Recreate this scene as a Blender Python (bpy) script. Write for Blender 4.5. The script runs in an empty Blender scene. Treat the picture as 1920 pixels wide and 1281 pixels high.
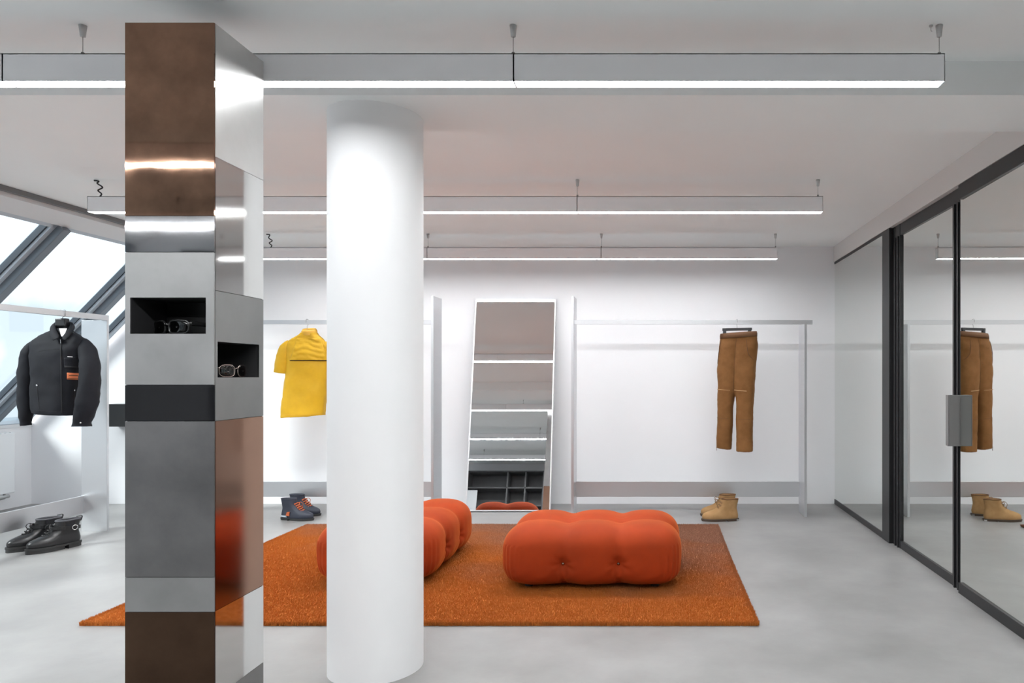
import bpy, bmesh, math, random
import numpy as np
from mathutils import Vector, Matrix, noise as mnoise

random.seed(7)
rng = np.random.default_rng(7)
SC = bpy.context.scene
COL = SC.collection

# ------------------------------------------------------------------ camera
F, VX, VY, H = 1323.0, 1225.0, 702.0, 1.13       # focal length in pixels, vanishing point, eye height
cam_d = bpy.data.cameras.new('camera')
cam = bpy.data.objects.new('camera', cam_d)
COL.objects.link(cam)
cam_d.sensor_fit = 'HORIZONTAL'
cam_d.sensor_width = 36.0
cam_d.lens = F * 36.0 / 1920.0
cam_d.shift_x = (960 - VX) / 1920.0
cam_d.shift_y = (VY - 640.5) / 1920.0
cam_d.clip_start = 0.05
cam.location = (0, 0, H)
cam.rotation_euler = (math.pi / 2, 0, 0)
SC.camera = cam

# ------------------------------------------------------------------ view, world, sun
SC.view_settings.view_transform = 'Standard'
SC.view_settings.look = 'None'
SC.view_settings.gamma = 1.0
SC.view_settings.use_curve_mapping = False
SC.view_settings.exposure = 0.22
SC.cycles.use_denoising = True
SC.cycles.max_bounces = 10
SC.cycles.diffuse_bounces = 6
SC.cycles.glossy_bounces = 6
SC.cycles.transparent_max_bounces = 12
SC.cycles.sample_clamp_indirect = 6.0
SC.cycles.caustics_reflective = True
SC.cycles.caustics_refractive = False

LAMP_STRENGTH = 66.0
SKY_STRENGTH = 1.7

world = bpy.data.worlds.new('overcast_sky')
SC.world = world
world.use_nodes = True
wn, wl = world.node_tree.nodes, world.node_tree.links
bg = wn['Background']
tc = wn.new('ShaderNodeTexCoord')
nz = wn.new('ShaderNodeTexNoise'); nz.inputs['Scale'].default_value = 5.5; nz.inputs['Detail'].default_value = 5
rp = wn.new('ShaderNodeValToRGB')
rp.color_ramp.elements[0].position = 0.40; rp.color_ramp.elements[0].color = (0.50, 0.55, 0.60, 1)
rp.color_ramp.elements[1].position = 0.53; rp.color_ramp.elements[1].color = (0.92, 0.96, 1.0, 1)
wl.new(tc.outputs['Generated'], nz.inputs['Vector'])
wl.new(nz.outputs['Fac'], rp.inputs['Fac'])
wl.new(rp.outputs['Color'], bg.inputs['Color'])
bg.inputs['Strength'].default_value = SKY_STRENGTH

sun_d = bpy.data.lights.new('sun', 'SUN')
sun = bpy.data.objects.new('sun', sun_d)
COL.objects.link(sun)
sun_d.energy = 5.0
sun_d.angle = math.radians(20)
sun_d.color = (1.0, 0.98, 0.95)
sun.rotation_euler = Vector((0.62, 0.50, -0.62)).to_track_quat('-Z', 'Y').to_euler()

# ------------------------------------------------------------------ materials
def principled(name):
    m = bpy.data.materials.new(name); m.use_nodes = True
    nt = m.node_tree
    return m, nt.nodes, nt.links, nt.nodes['Principled BSDF']

def mat(name, col, rough=0.5, metal=0.0, var=0.0, vscale=6.0, bump=0.0, bscale=120.0, stretch=None,
        sheen=0.0, sheen_tint=None, col2=None, ramp=(0.35, 0.65), spec=None, rvar=0.0, wav=0.0, wscale=4.0, coat=0.0):
    m, n, l, b = principled(name)
    b.inputs['Base Color'].default_value = (*col, 1)
    b.inputs['Roughness'].default_value = rough
    b.inputs['Metallic'].default_value = metal
    if spec is not None: b.inputs['Specular IOR Level'].default_value = spec
    if coat: b.inputs['Coat Weight'].default_value = coat
    if sheen:
        b.inputs['Sheen Weight'].default_value = sheen
        b.inputs['Sheen Roughness'].default_value = 0.35
        b.inputs['Sheen Tint'].default_value = (*(sheen_tint or col), 1)
    tc = n.new('ShaderNodeTexCoord'); mp = n.new('ShaderNodeMapping')
    l.new(tc.outputs['Object'], mp.inputs['Vector'])
    if stretch: mp.inputs['Scale'].default_value = stretch
    if var or col2 or rvar:
        t = n.new('ShaderNodeTexNoise'); t.inputs['Scale'].default_value = vscale
        t.inputs['Detail'].default_value = 6; t.inputs['Roughness'].default_value = 0.6
        l.new(mp.outputs[0], t.inputs['Vector'])
        if var or col2:
            r = n.new('ShaderNodeValToRGB')
            c2 = col2 or tuple(min(1, c * (1 + var)) for c in col)
            c1 = col if col2 else tuple(c * (1 - var) for c in col)
            r.color_ramp.elements[0].position, r.color_ramp.elements[1].position = ramp
            r.color_ramp.elements[0].color = (*c1, 1); r.color_ramp.elements[1].color = (*c2, 1)
            l.new(t.outputs['Fac'], r.inputs['Fac']); l.new(r.outputs['Color'], b.inputs['Base Color'])
        if rvar:
            mr = n.new('ShaderNodeMapRange')
            mr.inputs['From Min'].default_value = 0.3; mr.inputs['From Max'].default_value = 0.7
            mr.inputs['To Min'].default_value = max(0, rough - rvar); mr.inputs['To Max'].default_value = rough + rvar
            l.new(t.outputs['Fac'], mr.inputs['Value']); l.new(mr.outputs[0], b.inputs['Roughness'])
    prev = None
    if wav:
        t2 = n.new('ShaderNodeTexNoise'); t2.inputs['Scale'].default_value = wscale; t2.inputs['Detail'].default_value = 1
        l.new(mp.outputs[0], t2.inputs['Vector'])
        b2 = n.new('ShaderNodeBump'); b2.inputs['Strength'].default_value = wav; b2.inputs['Distance'].default_value = 0.02
        l.new(t2.outputs['Fac'], b2.inputs['Height']); prev = b2
    if bump:
        t3 = n.new('ShaderNodeTexNoise'); t3.inputs['Scale'].default_value = bscale; t3.inputs['Detail'].default_value = 3
        l.new(mp.outputs[0], t3.inputs['Vector'])
        b3 = n.new('ShaderNodeBump'); b3.inputs['Strength'].default_value = bump; b3.inputs['Distance'].default_value = 0.002
        l.new(t3.outputs['Fac'], b3.inputs['Height'])
        if prev: l.new(prev.outputs['Normal'], b3.inputs['Normal'])
        prev = b3
    if prev: l.new(prev.outputs['Normal'], b.inputs['Normal'])
    return m

def emit(name, col, s):
    m = bpy.data.materials.new(name); m.use_nodes = True
    n, l = m.node_tree.nodes, m.node_tree.links
    n.remove(n['Principled BSDF'])
    e = n.new('ShaderNodeEmission'); e.inputs['Color'].default_value = (*col, 1); e.inputs['Strength'].default_value = s
    l.new(e.outputs[0], n['Material Output'].inputs['Surface'])
    return m

def glass_mat(name, tint, refl=0.06, ior=1.45):
    m = bpy.data.materials.new(name); m.use_nodes = True
    n, l = m.node_tree.nodes, m.node_tree.links
    n.remove(n['Principled BSDF'])
    tr = n.new('ShaderNodeBsdfTransparent'); tr.inputs['Color'].default_value = (*tint, 1)
    gl = n.new('ShaderNodeBsdfGlossy'); gl.inputs['Roughness'].default_value = 0.02
    lw = n.new('ShaderNodeLayerWeight'); lw.inputs['Blend'].default_value = 0.5
    pw = n.new('ShaderNodeMath'); pw.operation = 'POWER'; pw.inputs[1].default_value = 5.0
    fr = n.new('ShaderNodeMath'); fr.operation = 'MULTIPLY_ADD'
    r0 = ((ior - 1) / (ior + 1)) ** 2
    fr.inputs[1].default_value = 1 - r0; fr.inputs[2].default_value = r0
    l.new(lw.outputs['Facing'], pw.inputs[0]); l.new(pw.outputs[0], fr.inputs[0])
    mx = n.new('ShaderNodeMixShader')
    l.new(fr.outputs[0], mx.inputs[0]); l.new(tr.outputs[0], mx.inputs[1]); l.new(gl.outputs[0], mx.inputs[2])
    l.new(mx.outputs[0], n['Material Output'].inputs['Surface'])
    return m

M = {}
M['wall'] = mat('wall_paint', (0.82, 0.825, 0.845), 0.75, var=0.012, vscale=1.5, bump=0.05, bscale=160)
M['ceiling'] = mat('ceiling_paint', (0.865, 0.885, 0.885), 0.85, var=0.012, vscale=1.2)
M['fascia'] = mat('grey_painted_fascia', (0.66, 0.645, 0.63), 0.5)
M['column'] = mat('column_paint', (0.82, 0.82, 0.825), 0.6, var=0.01, vscale=3)
M['floor'] = mat('polished_concrete', (0.190, 0.186, 0.183), 0.40, col2=(0.285, 0.281, 0.278), vscale=1.7, ramp=(0.32, 0.68), rvar=0.03,
                 bump=0.06, bscale=60, spec=0.45)
M['black_frame'] = mat('black_powder_coat', (0.012, 0.012, 0.013), 0.4)
M['mirror_glass'] = mat('grey_mirror_glass', (0.84, 0.86, 0.835), 0.015, metal=1.0)
M['mirror'] = mat('silver_mirror', (0.74, 0.74, 0.74), 0.01, metal=1.0)
M['mirror_frame'] = mat('pale_aluminium', (0.72, 0.72, 0.73), 0.35, metal=0.7)
M['alu'] = mat('brushed_aluminium', (0.70, 0.71, 0.73), 0.34, metal=0.9, stretch=(2, 2, 60), rvar=0.06, vscale=4)
M['alu_h'] = mat('brushed_aluminium_bar', (0.66, 0.67, 0.69), 0.38, metal=0.85, stretch=(2, 60, 60), rvar=0.06, vscale=4)
M['housing'] = mat('grey_lamp_housing', (0.88, 0.88, 0.90), 0.45)
M['diffuser'] = emit('lamp_light', (0.965, 0.985, 1.0), LAMP_STRENGTH)
M['cap'] = mat('satin_grey_metal', (0.50, 0.50, 0.50), 0.45, metal=0.2)
M['wire'] = mat('steel_wire', (0.30, 0.30, 0.30), 0.35, metal=0.9)
M['cord'] = mat('black_cord', (0.015, 0.015, 0.015), 0.5)
M['copper_dark'] = mat('patinated_copper', (0.175, 0.103, 0.074), 0.05, metal=1.0, col2=(0.40, 0.235, 0.155), vscale=5, ramp=(0.25, 0.8), rvar=0.02, wav=0.035, wscale=6)
M['copper_mirror'] = mat('polished_copper', (0.33, 0.195, 0.137), 0.11, metal=1.0, var=0.06, vscale=3, wav=0.012, wscale=3)
M['bronze'] = mat('dark_bronze', (0.045, 0.027, 0.018), 0.34, metal=1.0, col2=(0.085, 0.052, 0.034), vscale=5, ramp=(0.3, 0.75), rvar=0.06)
M['steel_shiny'] = mat('shiny_steel', (0.58, 0.58, 0.59), 0.05, metal=1.0, var=0.05, vscale=5, wav=0.012, wscale=7)
M['steel_matte'] = mat('matte_brushed_steel', (0.27, 0.268, 0.268), 0.48, metal=0.9, var=0.10, vscale=5, rvar=0.06)
M['steel_dark'] = mat('gunmetal_steel', (0.165, 0.162, 0.162), 0.42, metal=0.95, var=0.16, vscale=5, rvar=0.06)
M['steel_mirror'] = mat('mirror_steel', (0.70, 0.70, 0.69), 0.045, metal=1.0, wav=0.006, wscale=4)
M['steel_bright'] = mat('bright_brushed_steel', (0.60, 0.595, 0.585), 0.37, metal=0.95, var=0.05, vscale=6, rvar=0.03)
M['black_gloss'] = mat('black_glass', (0.008, 0.008, 0.009), 0.06, spec=0.2)
M['niche'] = mat('black_niche', (0.022, 0.022, 0.023), 0.45)
M['velvet'] = mat('orange_velvet', (0.285, 0.032, 0.004), 0.8, var=0.14, vscale=3.5, sheen=0.42, sheen_tint=(0.95, 0.28, 0.04), bump=0.15, bscale=350, spec=0.2)
M['button'] = mat('dark_metal_button', (0.25, 0.17, 0.13), 0.25, metal=1.0)
def rug_mat():
    m = mat('rust_pile', (0.425, 0.130, 0.025), 0.9, sheen=0.3, sheen_tint=(0.9, 0.45, 0.2), bump=0.8, bscale=260, spec=0.1)
    n, l = m.node_tree.nodes, m.node_tree.links
    b = n['Principled BSDF']; t = n.new('ShaderNodeTexCoord')
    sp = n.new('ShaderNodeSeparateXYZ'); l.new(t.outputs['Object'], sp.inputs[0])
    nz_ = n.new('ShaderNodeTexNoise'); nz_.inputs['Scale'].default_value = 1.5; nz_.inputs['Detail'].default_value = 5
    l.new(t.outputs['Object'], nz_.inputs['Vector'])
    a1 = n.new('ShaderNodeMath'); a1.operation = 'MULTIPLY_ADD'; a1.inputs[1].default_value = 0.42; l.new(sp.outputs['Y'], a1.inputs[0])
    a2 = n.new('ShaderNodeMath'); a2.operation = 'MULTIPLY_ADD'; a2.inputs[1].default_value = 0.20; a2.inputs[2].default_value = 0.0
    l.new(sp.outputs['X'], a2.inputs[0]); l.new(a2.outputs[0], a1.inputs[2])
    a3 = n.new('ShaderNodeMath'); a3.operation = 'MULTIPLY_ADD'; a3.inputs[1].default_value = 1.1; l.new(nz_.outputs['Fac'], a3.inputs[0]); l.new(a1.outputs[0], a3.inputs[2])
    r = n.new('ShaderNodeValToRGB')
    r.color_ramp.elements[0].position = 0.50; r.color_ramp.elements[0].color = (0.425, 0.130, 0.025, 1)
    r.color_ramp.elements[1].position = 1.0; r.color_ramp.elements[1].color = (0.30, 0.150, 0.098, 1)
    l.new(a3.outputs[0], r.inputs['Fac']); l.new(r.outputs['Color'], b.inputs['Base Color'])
    return m
M['rug'] = rug_mat()
M['foot'] = mat('black_plastic', (0.015, 0.015, 0.015), 0.45)
M['win_frame'] = mat('grey_window_profile', (0.16, 0.185, 0.215), 0.45, metal=0.2)
M['win_dark'] = mat('dark_window_gasket', (0.03, 0.04, 0.055), 0.4)
M['win_light'] = mat('pale_window_profile', (0.50, 0.56, 0.62), 0.4)
M['glass'] = glass_mat('window_glass', (0.93, 0.97, 0.98))
M['sun_lens'] = glass_mat('smoked_lens', (0.035, 0.035, 0.04), ior=1.5)
M['brown_lens'] = glass_mat('brown_lens', (0.22, 0.15, 0.14), ior=1.7)
M['frame_black'] = mat('black_acetate', (0.012, 0.012, 0.012), 0.2)
M['frame_metal'] = mat('rosy_metal_frame', (0.62, 0.50, 0.46), 0.25, metal=1.0)
M['white_enamel'] = mat('white_enamel', (0.80, 0.82, 0.84), 0.4)
M['jacket'] = mat('charcoal_canvas', (0.0075, 0.008, 0.0115), 0.75, var=0.2, vscale=9, bump=0.3, bscale=420, sheen=0.02, sheen_tint=(0.5, 0.5, 0.6), spec=0.25)
M['jacket_seam'] = mat('black_stitching', (0.006, 0.006, 0.008), 0.8)
M['patch'] = mat('orange_patch', (0.72, 0.20, 0.08), 0.7)
M['white_cloth'] = mat('white_label_cloth', (0.78, 0.76, 0.76), 0.8)
M['snap'] = mat('silver_snap', (0.75, 0.75, 0.76), 0.25, metal=1.0)
M['yellow'] = mat('yellow_nylon', (0.60, 0.345, 0.012), 0.55, var=0.07, vscale=7, bump=0.15, bscale=300, sheen=0.15, sheen_tint=(1, 0.75, 0.2), spec=0.3)
M['yellow_dark'] = mat('mustard_collar', (0.60, 0.33, 0.03), 0.6)
M['suede'] = mat('brown_suede', (0.150, 0.066, 0.020), 0.85, col2=(0.225, 0.105, 0.036), vscale=9, ramp=(0.3, 0.7), bump=0.25, bscale=260, sheen=0.2, sheen_tint=(0.6, 0.35, 0.15), spec=0.2)
M['suede_dark'] = mat('dark_brown_suede', (0.115, 0.050, 0.017), 0.85)
M['thread'] = mat('pale_brown_thread', (0.42, 0.25, 0.12), 0.7)
M['black_leather'] = mat('black_leather', (0.013, 0.013, 0.014), 0.32, bump=0.2, bscale=220, spec=0.5)
M['black_suede'] = mat('black_elastic', (0.008, 0.008, 0.011), 0.85)
M['fleece'] = mat('grey_fleece_lining', (0.09, 0.09, 0.10), 0.95, bump=0.8, bscale=200)
M['rubber'] = mat('black_rubber', (0.022, 0.022, 0.022), 0.55)
M['tan'] = mat('tan_suede', (0.30, 0.172, 0.073), 0.85, col2=(0.37, 0.22, 0.10), vscale=14, bump=0.2, bscale=260, sheen=0.2, sheen_tint=(0.8, 0.6, 0.3), spec=0.2)
M['tan_dark'] = mat('tan_lace', (0.20, 0.11, 0.045), 0.7)
M['brown_sole'] = mat('brown_stacked_sole', (0.06, 0.038, 0.024), 0.6)
M['navy'] = mat('navy_leather', (0.022, 0.026, 0.042), 0.55, bump=0.2, bscale=200)
M['orange_lace'] = mat('orange_eyelet', (0.50, 0.11, 0.03), 0.6)
M['pale_rubber'] = mat('pale_rubber', (0.45, 0.50, 0.55), 0.5)
M['hanger'] = mat('black_hanger', (0.012, 0.012, 0.014), 0.4)
M['shelf'] = mat('dark_grey_shelf', (0.085, 0.085, 0.088), 0.55, var=0.08)
M['handle'] = mat('grey_metal_handle', (0.16, 0.157, 0.154), 0.55, metal=0.1)
M['track'] = mat('grey_track', (0.17, 0.17, 0.175), 0.45, metal=0.3)
M['reveal'] = mat('white_reveal', (0.72, 0.73, 0.74), 0.6)

# ------------------------------------------------------------------ helpers
def at(u, v, D):                     # a point of the place at depth D (metres from the eye)
    return Vector(((u - VX) * D / F, D, H - (v - VY) * D / F))

def X(u, D): return (u - VX) * D / F

def tag(o, label=None, cat=None, group=None, kind=None):
    if label: o['label'] = label
    if cat: o['category'] = cat
    if group: o['group'] = group
    if kind: o['kind'] = kind
    return o

def empty(name, loc=(0, 0, 0), rz=0.0):
    o = bpy.data.objects.new(name, None)
    o.empty_display_size = 0.1
    COL.objects.link(o)
    o.location = loc; o.rotation_euler = (0, 0, rz)
    return o

class MB:
    def __init__(s): s.v = []; s.f = []
    def add(s, vs, fs):
        k = len(s.v); s.v.extend([tuple(p) for p in vs]); s.f.extend([tuple(i + k for i in f) for f in fs]); return s
    def box(s, x0, x1, y0, y1, z0, z1, T=None):
        vs = [(x, y, z) for z in (z0, z1) for y in (y0, y1) for x in (x0, x1)]
        if T: vs = [T(*p) for p in vs]
        return s.add(vs, [(0, 2, 3, 1), (4, 5, 7, 6), (0, 1, 5, 4), (2, 6, 7, 3), (0, 4, 6, 2), (1, 3, 7, 5)])
    def loft(s, rings, caps=True, closed=False):
        n = len(rings[0]); vs = [p for r in rings for p in r]; fs = []
        m = len(rings)
        for i in range(m if closed else m - 1):
            a, b = i * n, ((i + 1) % m) * n
            for j in range(n):
                k = (j + 1) % n
                fs.append((a + j, a + k, b + k, b + j))
        if caps and not closed:
            fs.append(tuple(range(n))[::-1]); fs.append(tuple(range((m - 1) * n, m * n)))
        return s.add(vs, fs)
    def tube(s, pts, r, n=8, caps=True, closed=False):
        pts = [Vector(p) for p in pts]; m = len(pts); rings = []
        rr = r if isinstance(r, list) else [r] * m
        up = None
        for i, p in enumerate(pts):
            if closed: t = pts[(i + 1) % m] - pts[i - 1]
            else: t = pts[min(i + 1, m - 1)] - pts[max(i - 1, 0)]
            t.normalize()
            if up is None:
                up = Vector((0, 0, 1)) if abs(t.z) < 0.9 else Vector((0, 1, 0))
            a = t.cross(up)
            if a.length < 1e-5: a = t.orthogonal()
            a.normalize(); b = a.cross(t).normalized(); up = b
            ri = rr[i]; ra, rb = ri if isinstance(ri, (list, tuple)) else (ri, ri)
            rings.append([p + a * ra * math.cos(q) + b * rb * math.sin(q) for q in [2 * math.pi * k / n for k in range(n)]])
        return s.loft(rings, caps, closed)
    def cyl(s, c, r, z0, z1, n=24, r2=None):
        r2 = r if r2 is None else r2
        q = [2 * math.pi * k / n for k in range(n)]
        return s.loft([[(c[0] + r * math.cos(a), c[1] + r * math.sin(a), z0) for a in q],
                       [(c[0] + r2 * math.cos(a), c[1] + r2 * math.sin(a), z1) for a in q]])
    def sphere(s, c, r, n=10, sc=(1, 1, 1)):
        rings = []
        for i in range(1, n):
            t = math.pi * i / n
            rings.append([(c[0] + sc[0] * r * math.sin(t) * math.cos(a), c[1] + sc[1] * r * math.sin(t) * math.sin(a), c[2] - sc[2] * r * math.cos(t))
                          for a in [2 * math.pi * k / (2 * n) for k in range(2 * n)]])
        return s.loft(rings)
    def build(s, name, m, parent=None, local=False, smooth=False, bevel=0.0, sub=0, auto=None, displace=None, solid=0.0, remesh=0.0, smoothit=0):
        me = bpy.data.meshes.new(name)
        vs = s.v
        if parent is not None and not local:
            o0 = Vector((0, 0, 0)); q_ = parent
            while q_ is not None: o0 = o0 + q_.location; q_ = q_.parent
            vs = [(p[0] - o0[0], p[1] - o0[1], p[2] - o0[2]) for p in vs]
        me.from_pydata([tuple(p) for p in vs], [], s.f)
        bm = bmesh.new(); bm.from_mesh(me); bmesh.ops.recalc_face_normals(bm, faces=bm.faces); bm.to_mesh(me); bm.free()
        me.materials.append(m)
        if smooth:
            me.polygons.foreach_set('use_smooth', [True] * len(me.polygons))
        o = bpy.data.objects.new(name, me); COL.objects.link(o)
        if parent is not None: o.parent = parent
        if solid:
            q = o.modifiers.new('solid', 'SOLIDIFY'); q.thickness = solid; q.offset = 0
        if bevel:
            q = o.modifiers.new('bevel', 'BEVEL'); q.width = bevel; q.segments = 2; q.limit_method = 'ANGLE'; q.angle_limit = math.radians(40)
        if remesh:
            q = o.modifiers.new('remesh', 'REMESH'); q.mode = 'VOXEL'; q.voxel_size = remesh; q.use_smooth_shade = True
        if smoothit:
            q = o.modifiers.new('smooth', 'SMOOTH'); q.factor = 0.5; q.iterations = smoothit
        if sub:
            q = o.modifiers.new('sub', 'SUBSURF'); q.levels = sub; q.render_levels = sub
        if displace:
            for (strength, size) in displace:
                t = bpy.data.textures.new(name + '_folds', 'CLOUDS'); t.noise_scale = size; t.noise_depth = 1
                q = o.modifiers.new('folds', 'DISPLACE'); q.texture = t; q.strength = strength; q.mid_level = 0.5
                q.texture_coords = 'GLOBAL'
        return o

def copy_tree(o, parent=None):
    c = o.copy(); COL.objects.link(c)
    if parent is not None: c.parent = parent
    for ch in list(o.children): copy_tree(ch, c)
    return c

def sell(cx, cy, z, rx, ry, n=32, p=2.4):
    out = []
    for k in range(n):
        a = 2 * math.pi * k / n; c, s_ = math.cos(a), math.sin(a)
        out.append((cx + rx * math.copysign(abs(c) ** (2 / p), c), cy + ry * math.copysign(abs(s_) ** (2 / p), s_), z))
    return out

def dense(levels, m):                # smooth in-between levels for a loft
    L = np.array(levels, float); k = np.arange(len(L)); t = np.linspace(0, len(L) - 1, m)
    out = np.empty((m, L.shape[1]))
    for c in range(L.shape[1]):
        y = L[:, c]; d = np.gradient(y)
        i = np.minimum(t.astype(int), len(L) - 2); s_ = t - i
        h00 = 2 * s_**3 - 3 * s_**2 + 1; h10 = s_**3 - 2 * s_**2 + s_; h01 = -2 * s_**3 + 3 * s_**2; h11 = s_**3 - s_**2
        out[:, c] = h00 * y[i] + h10 * d[i] + h01 * y[i + 1] + h11 * d[i + 1]
    return out

# ------------------------------------------------------------------ the room
ZC = H + 1.113                       # ceiling
YB = 6.15                            # back wall
YR = -1.50                           # wall behind the camera
XR = 1.60                            # mirror partition
XS = -3.85                           # where the ceiling ends and the sloped glazing begins
XK, ZK = -5.42, 0.68                 # knee wall
def struct(mb, name, m, **k):
    o = mb.build(name, m, **k); o['kind'] = 'structure'; return o

struct(MB().box(-5.8, 2.2, YR - 0.2, YB + 0.2, -0.12, 0.0), 'floor', M['floor'])
struct(MB().box(XS, 2.2, YR - 0.2, YB + 0.2, ZC, ZC + 0.15), 'ceiling', M['ceiling'])
def gable(y0, y1, name):
    ou = [(2.2, -0.1), (2.2, ZC + 0.1), (XS - 0.10, ZC + 0.1), (-4.08, H + 1.05), (XK - 0.09, ZK + 0.05), (XK - 0.2, ZK - 0.05), (XK - 0.2, -0.1)]
    b = MB(); b.loft([[(x, y0, z) for x, z in ou], [(x, y1, z) for x, z in ou]])
    return struct(b, name, M['wall'])
gable(YB, YB + 0.2, 'wall_back')
gable(YR - 0.2, YR, 'wall_front')
struct(MB().box(XK - 0.2, XK, YR, YB, -0.1, ZK), 'wall_left', M['wall'])
struct(MB().box(1.66, 1.9, YR, YB, -0.1, ZC + 0.1), 'wall_right', M['wall'])
# downstand beam
D1, D2, ZB = 2.508, 2.887, H + 0.993
struct(MB().box(XS - 0.1, 1.655, D1, D2, ZB, ZC + 0.05), 'trim_1', M['ceiling'])
# grey fascia over the mirror doors
struct(MB().box(1.572, 1.655, YR, YB, H + 0.978, ZC + 0.01), 'trim_2', M['fascia'])

# ---- sloped glazing on the left
W0 = Vector((-4.00, 0, H + 1.00)); W1 = Vector((XK, 0, ZK))
sd = (W1 - W0); SL = sd.length; sd.normalize()
sn = Vector((sd.z, 0, -sd.x))        # outward normal (to -X, +Z)
if sn.x > 0: sn = -sn
def S(t, y, n):                      # along the slope from its top, along the room, outward
    p = W0 + sd * t + sn * n
    return (p.x, y, p.z)
# white reveal between ceiling edge and glazing
mb = MB()
mb.add([(XS, YR, ZC + 0.1), (XS, YB, ZC + 0.1), (XS, YB, ZC - 0.055), (XS, YR, ZC - 0.055),
        S(0, YR, 0), S(0, YB, 0), S(-0.05, YB, 0.25), S(-0.05, YR, 0.25)],
       [(0, 1, 2, 3), (3, 2, 5, 4), (4, 5, 6, 7), (7, 6, 1, 0), (0, 3, 4, 7), (1, 6, 5, 2)])
struct(mb, 'trim_3', M['reveal'])
struct(MB().box(XS + 0.002, XS + 0.035, YR, YB - 0.003, ZC - 0.03, ZC - 0.001), 'trim_4', M['track'])
# sill
struct(MB().box(XK - 0.2, XK + 0.012, YR, YB - 0.002, ZK, ZK + 0.025), 'trim_5', M['reveal'])
bars = [6.10, 5.71, 4.79, 3.87, 2.95, 2.03, 1.11, 0.19, -0.73, -1.45]
n_w = 0
for k in range(len(bars) - 1):
    y1, y0 = bars[k], bars[k + 1]
    n_w += 1
    e = tag(empty('window_%d' % n_w, S(SL / 2, (y0 + y1) / 2, 0)), kind='structure')
    hw = 0.033                        # half of the fixed bar between two windows
    a, b = y0 + hw, y1 - hw
    if k == 0: b = y1
    fr = MB(); w = 0.034
    for (t0, t1, p0, p1) in ((0.0, SL, a, a + w), (0.0, SL, b - w, b), (0.0, w, a, b), (SL - w, SL, a, b)):
        fr.box(t0, t1, p0, p1, 0.012, 0.085, T=lambda t, y, n: S(t, y, n))
    fr.build('sash', M['win_light'], e)
    gk = MB()
    for (p0, p1) in ((a + w, a + w + 0.012), (b - w - 0.012, b - w)):
        gk.box(w, SL - w, p0, p1, 0.03, 0.07, T=lambda t, y, n: S(t, y, n))
    gk.build('gasket', M['win_dark'], e)
    MB().box(w, SL - w, a + w, b - w, 0.047, 0.053, T=lambda t, y, n: S(t, y, n)).build('pane', M['glass'], e)
    if k < len(bars) - 2 or True:
        MB().box(0, SL, y0 - hw + 0.001, y0 + hw - 0.001, -0.035, 0.10, T=lambda t, y, n: S(t, y, n)).build('glazing_bar', M['win_frame'], e, bevel=0.004)

# daylight portal over the glazing (guides sampling only, gives no light of its own)
pl = bpy.data.lights.new('skylight_portal', 'AREA'); pl.shape = 'RECTANGLE'
pl.size = SL; pl.size_y = YB - YR
pl.cycles.is_portal = True
po = bpy.data.objects.new('skylight_portal', pl); COL.objects.link(po)
c = S(SL / 2, (YB + YR) / 2, 0.12)
zax = sn; xax = sd; yax = zax.cross(xax)
mx = Matrix((xax, yax, zax)).transposed().to_4x4(); mx.translation = c
po.matrix_world = mx

# ---- mirrored doors on the right
def door(name, xf, y0, y1, s0, s1, top, bot, mirror_x, skew=0.0):
    e = tag(empty(name, (xf, (y0 + y1) / 2, 0)), kind='structure')
    zt = H + 0.978
    f = MB()
    if s0: f.box(xf, 1.655, y0, y0 + s0, 0.0, zt)
    if s1: f.box(xf, 1.655, y1 - s1, y1, 0.0, zt)
    f.box(xf + 0.002, 1.655, y0 + s0, y1 - s1, zt - top, zt)
    f.box(xf + 0.002, 1.655, y0 + s0, y1 - s1, 0.0, bot)
    f.build('door_frame', M['black_frame'], e, bevel=0.002)
    mp_ = MB().box(mirror_x, 1.65, y0 + s0 - 0.004, y1 - s1 + 0.004, bot - 0.005, zt - top + 0.005)
    mp_.v = [(p[0] + skew * (y1 - p[1]), p[1], p[2]) for p in mp_.v]
    mp_.build('mirror_pane', M['mirror_glass'], e)
    return e
door('door_1', 1.574, 4.71, YB - 0.004, 0.145, 0.0, 0.02, 0.045, 1.580)
d2 = door('door_2', 1.600, 3.65, 4.708, 0.125, 0.13, 0.075, 0.05, 1.612)
door('door_3', 1.574, YR, 3.648, 0.1, 0.0, 0.075, 0.055, 1.590, -0.0065)
# grooves along the stiles
g = MB()
for y in (3.69, 3.735, 4.60, 4.65): g.box(1.592, 1.601, y, y + 0.012, 0.0, H + 0.9)
g.build('stile_rib', M['black_frame'], d2)
hd = MB().box(1.532, 1.600, 3.655, 3.700, 0.757, 1.022).box(1.527, 1.532, 3.655, 3.672, 0.757, 1.022)
tag(hd.build('door_handle', M['handle'], d2, bevel=0.002), 'flat grey metal pull handle')

# ------------------------------------------------------------------ round column
CX, CY, CR = -1.070, 2.725, 0.1737
mb = MB(); mb.cyl((CX, CY), CR, 0.0, ZB + 0.01, 96)
o = mb.build('round_column', M['column'], smooth=True)
q = o.modifiers.new('es', 'EDGE_SPLIT'); q.split_angle = math.radians(40)
tag(o, 'thick white round column rising to the ceiling beam, in front of the rug', 'column')

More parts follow.
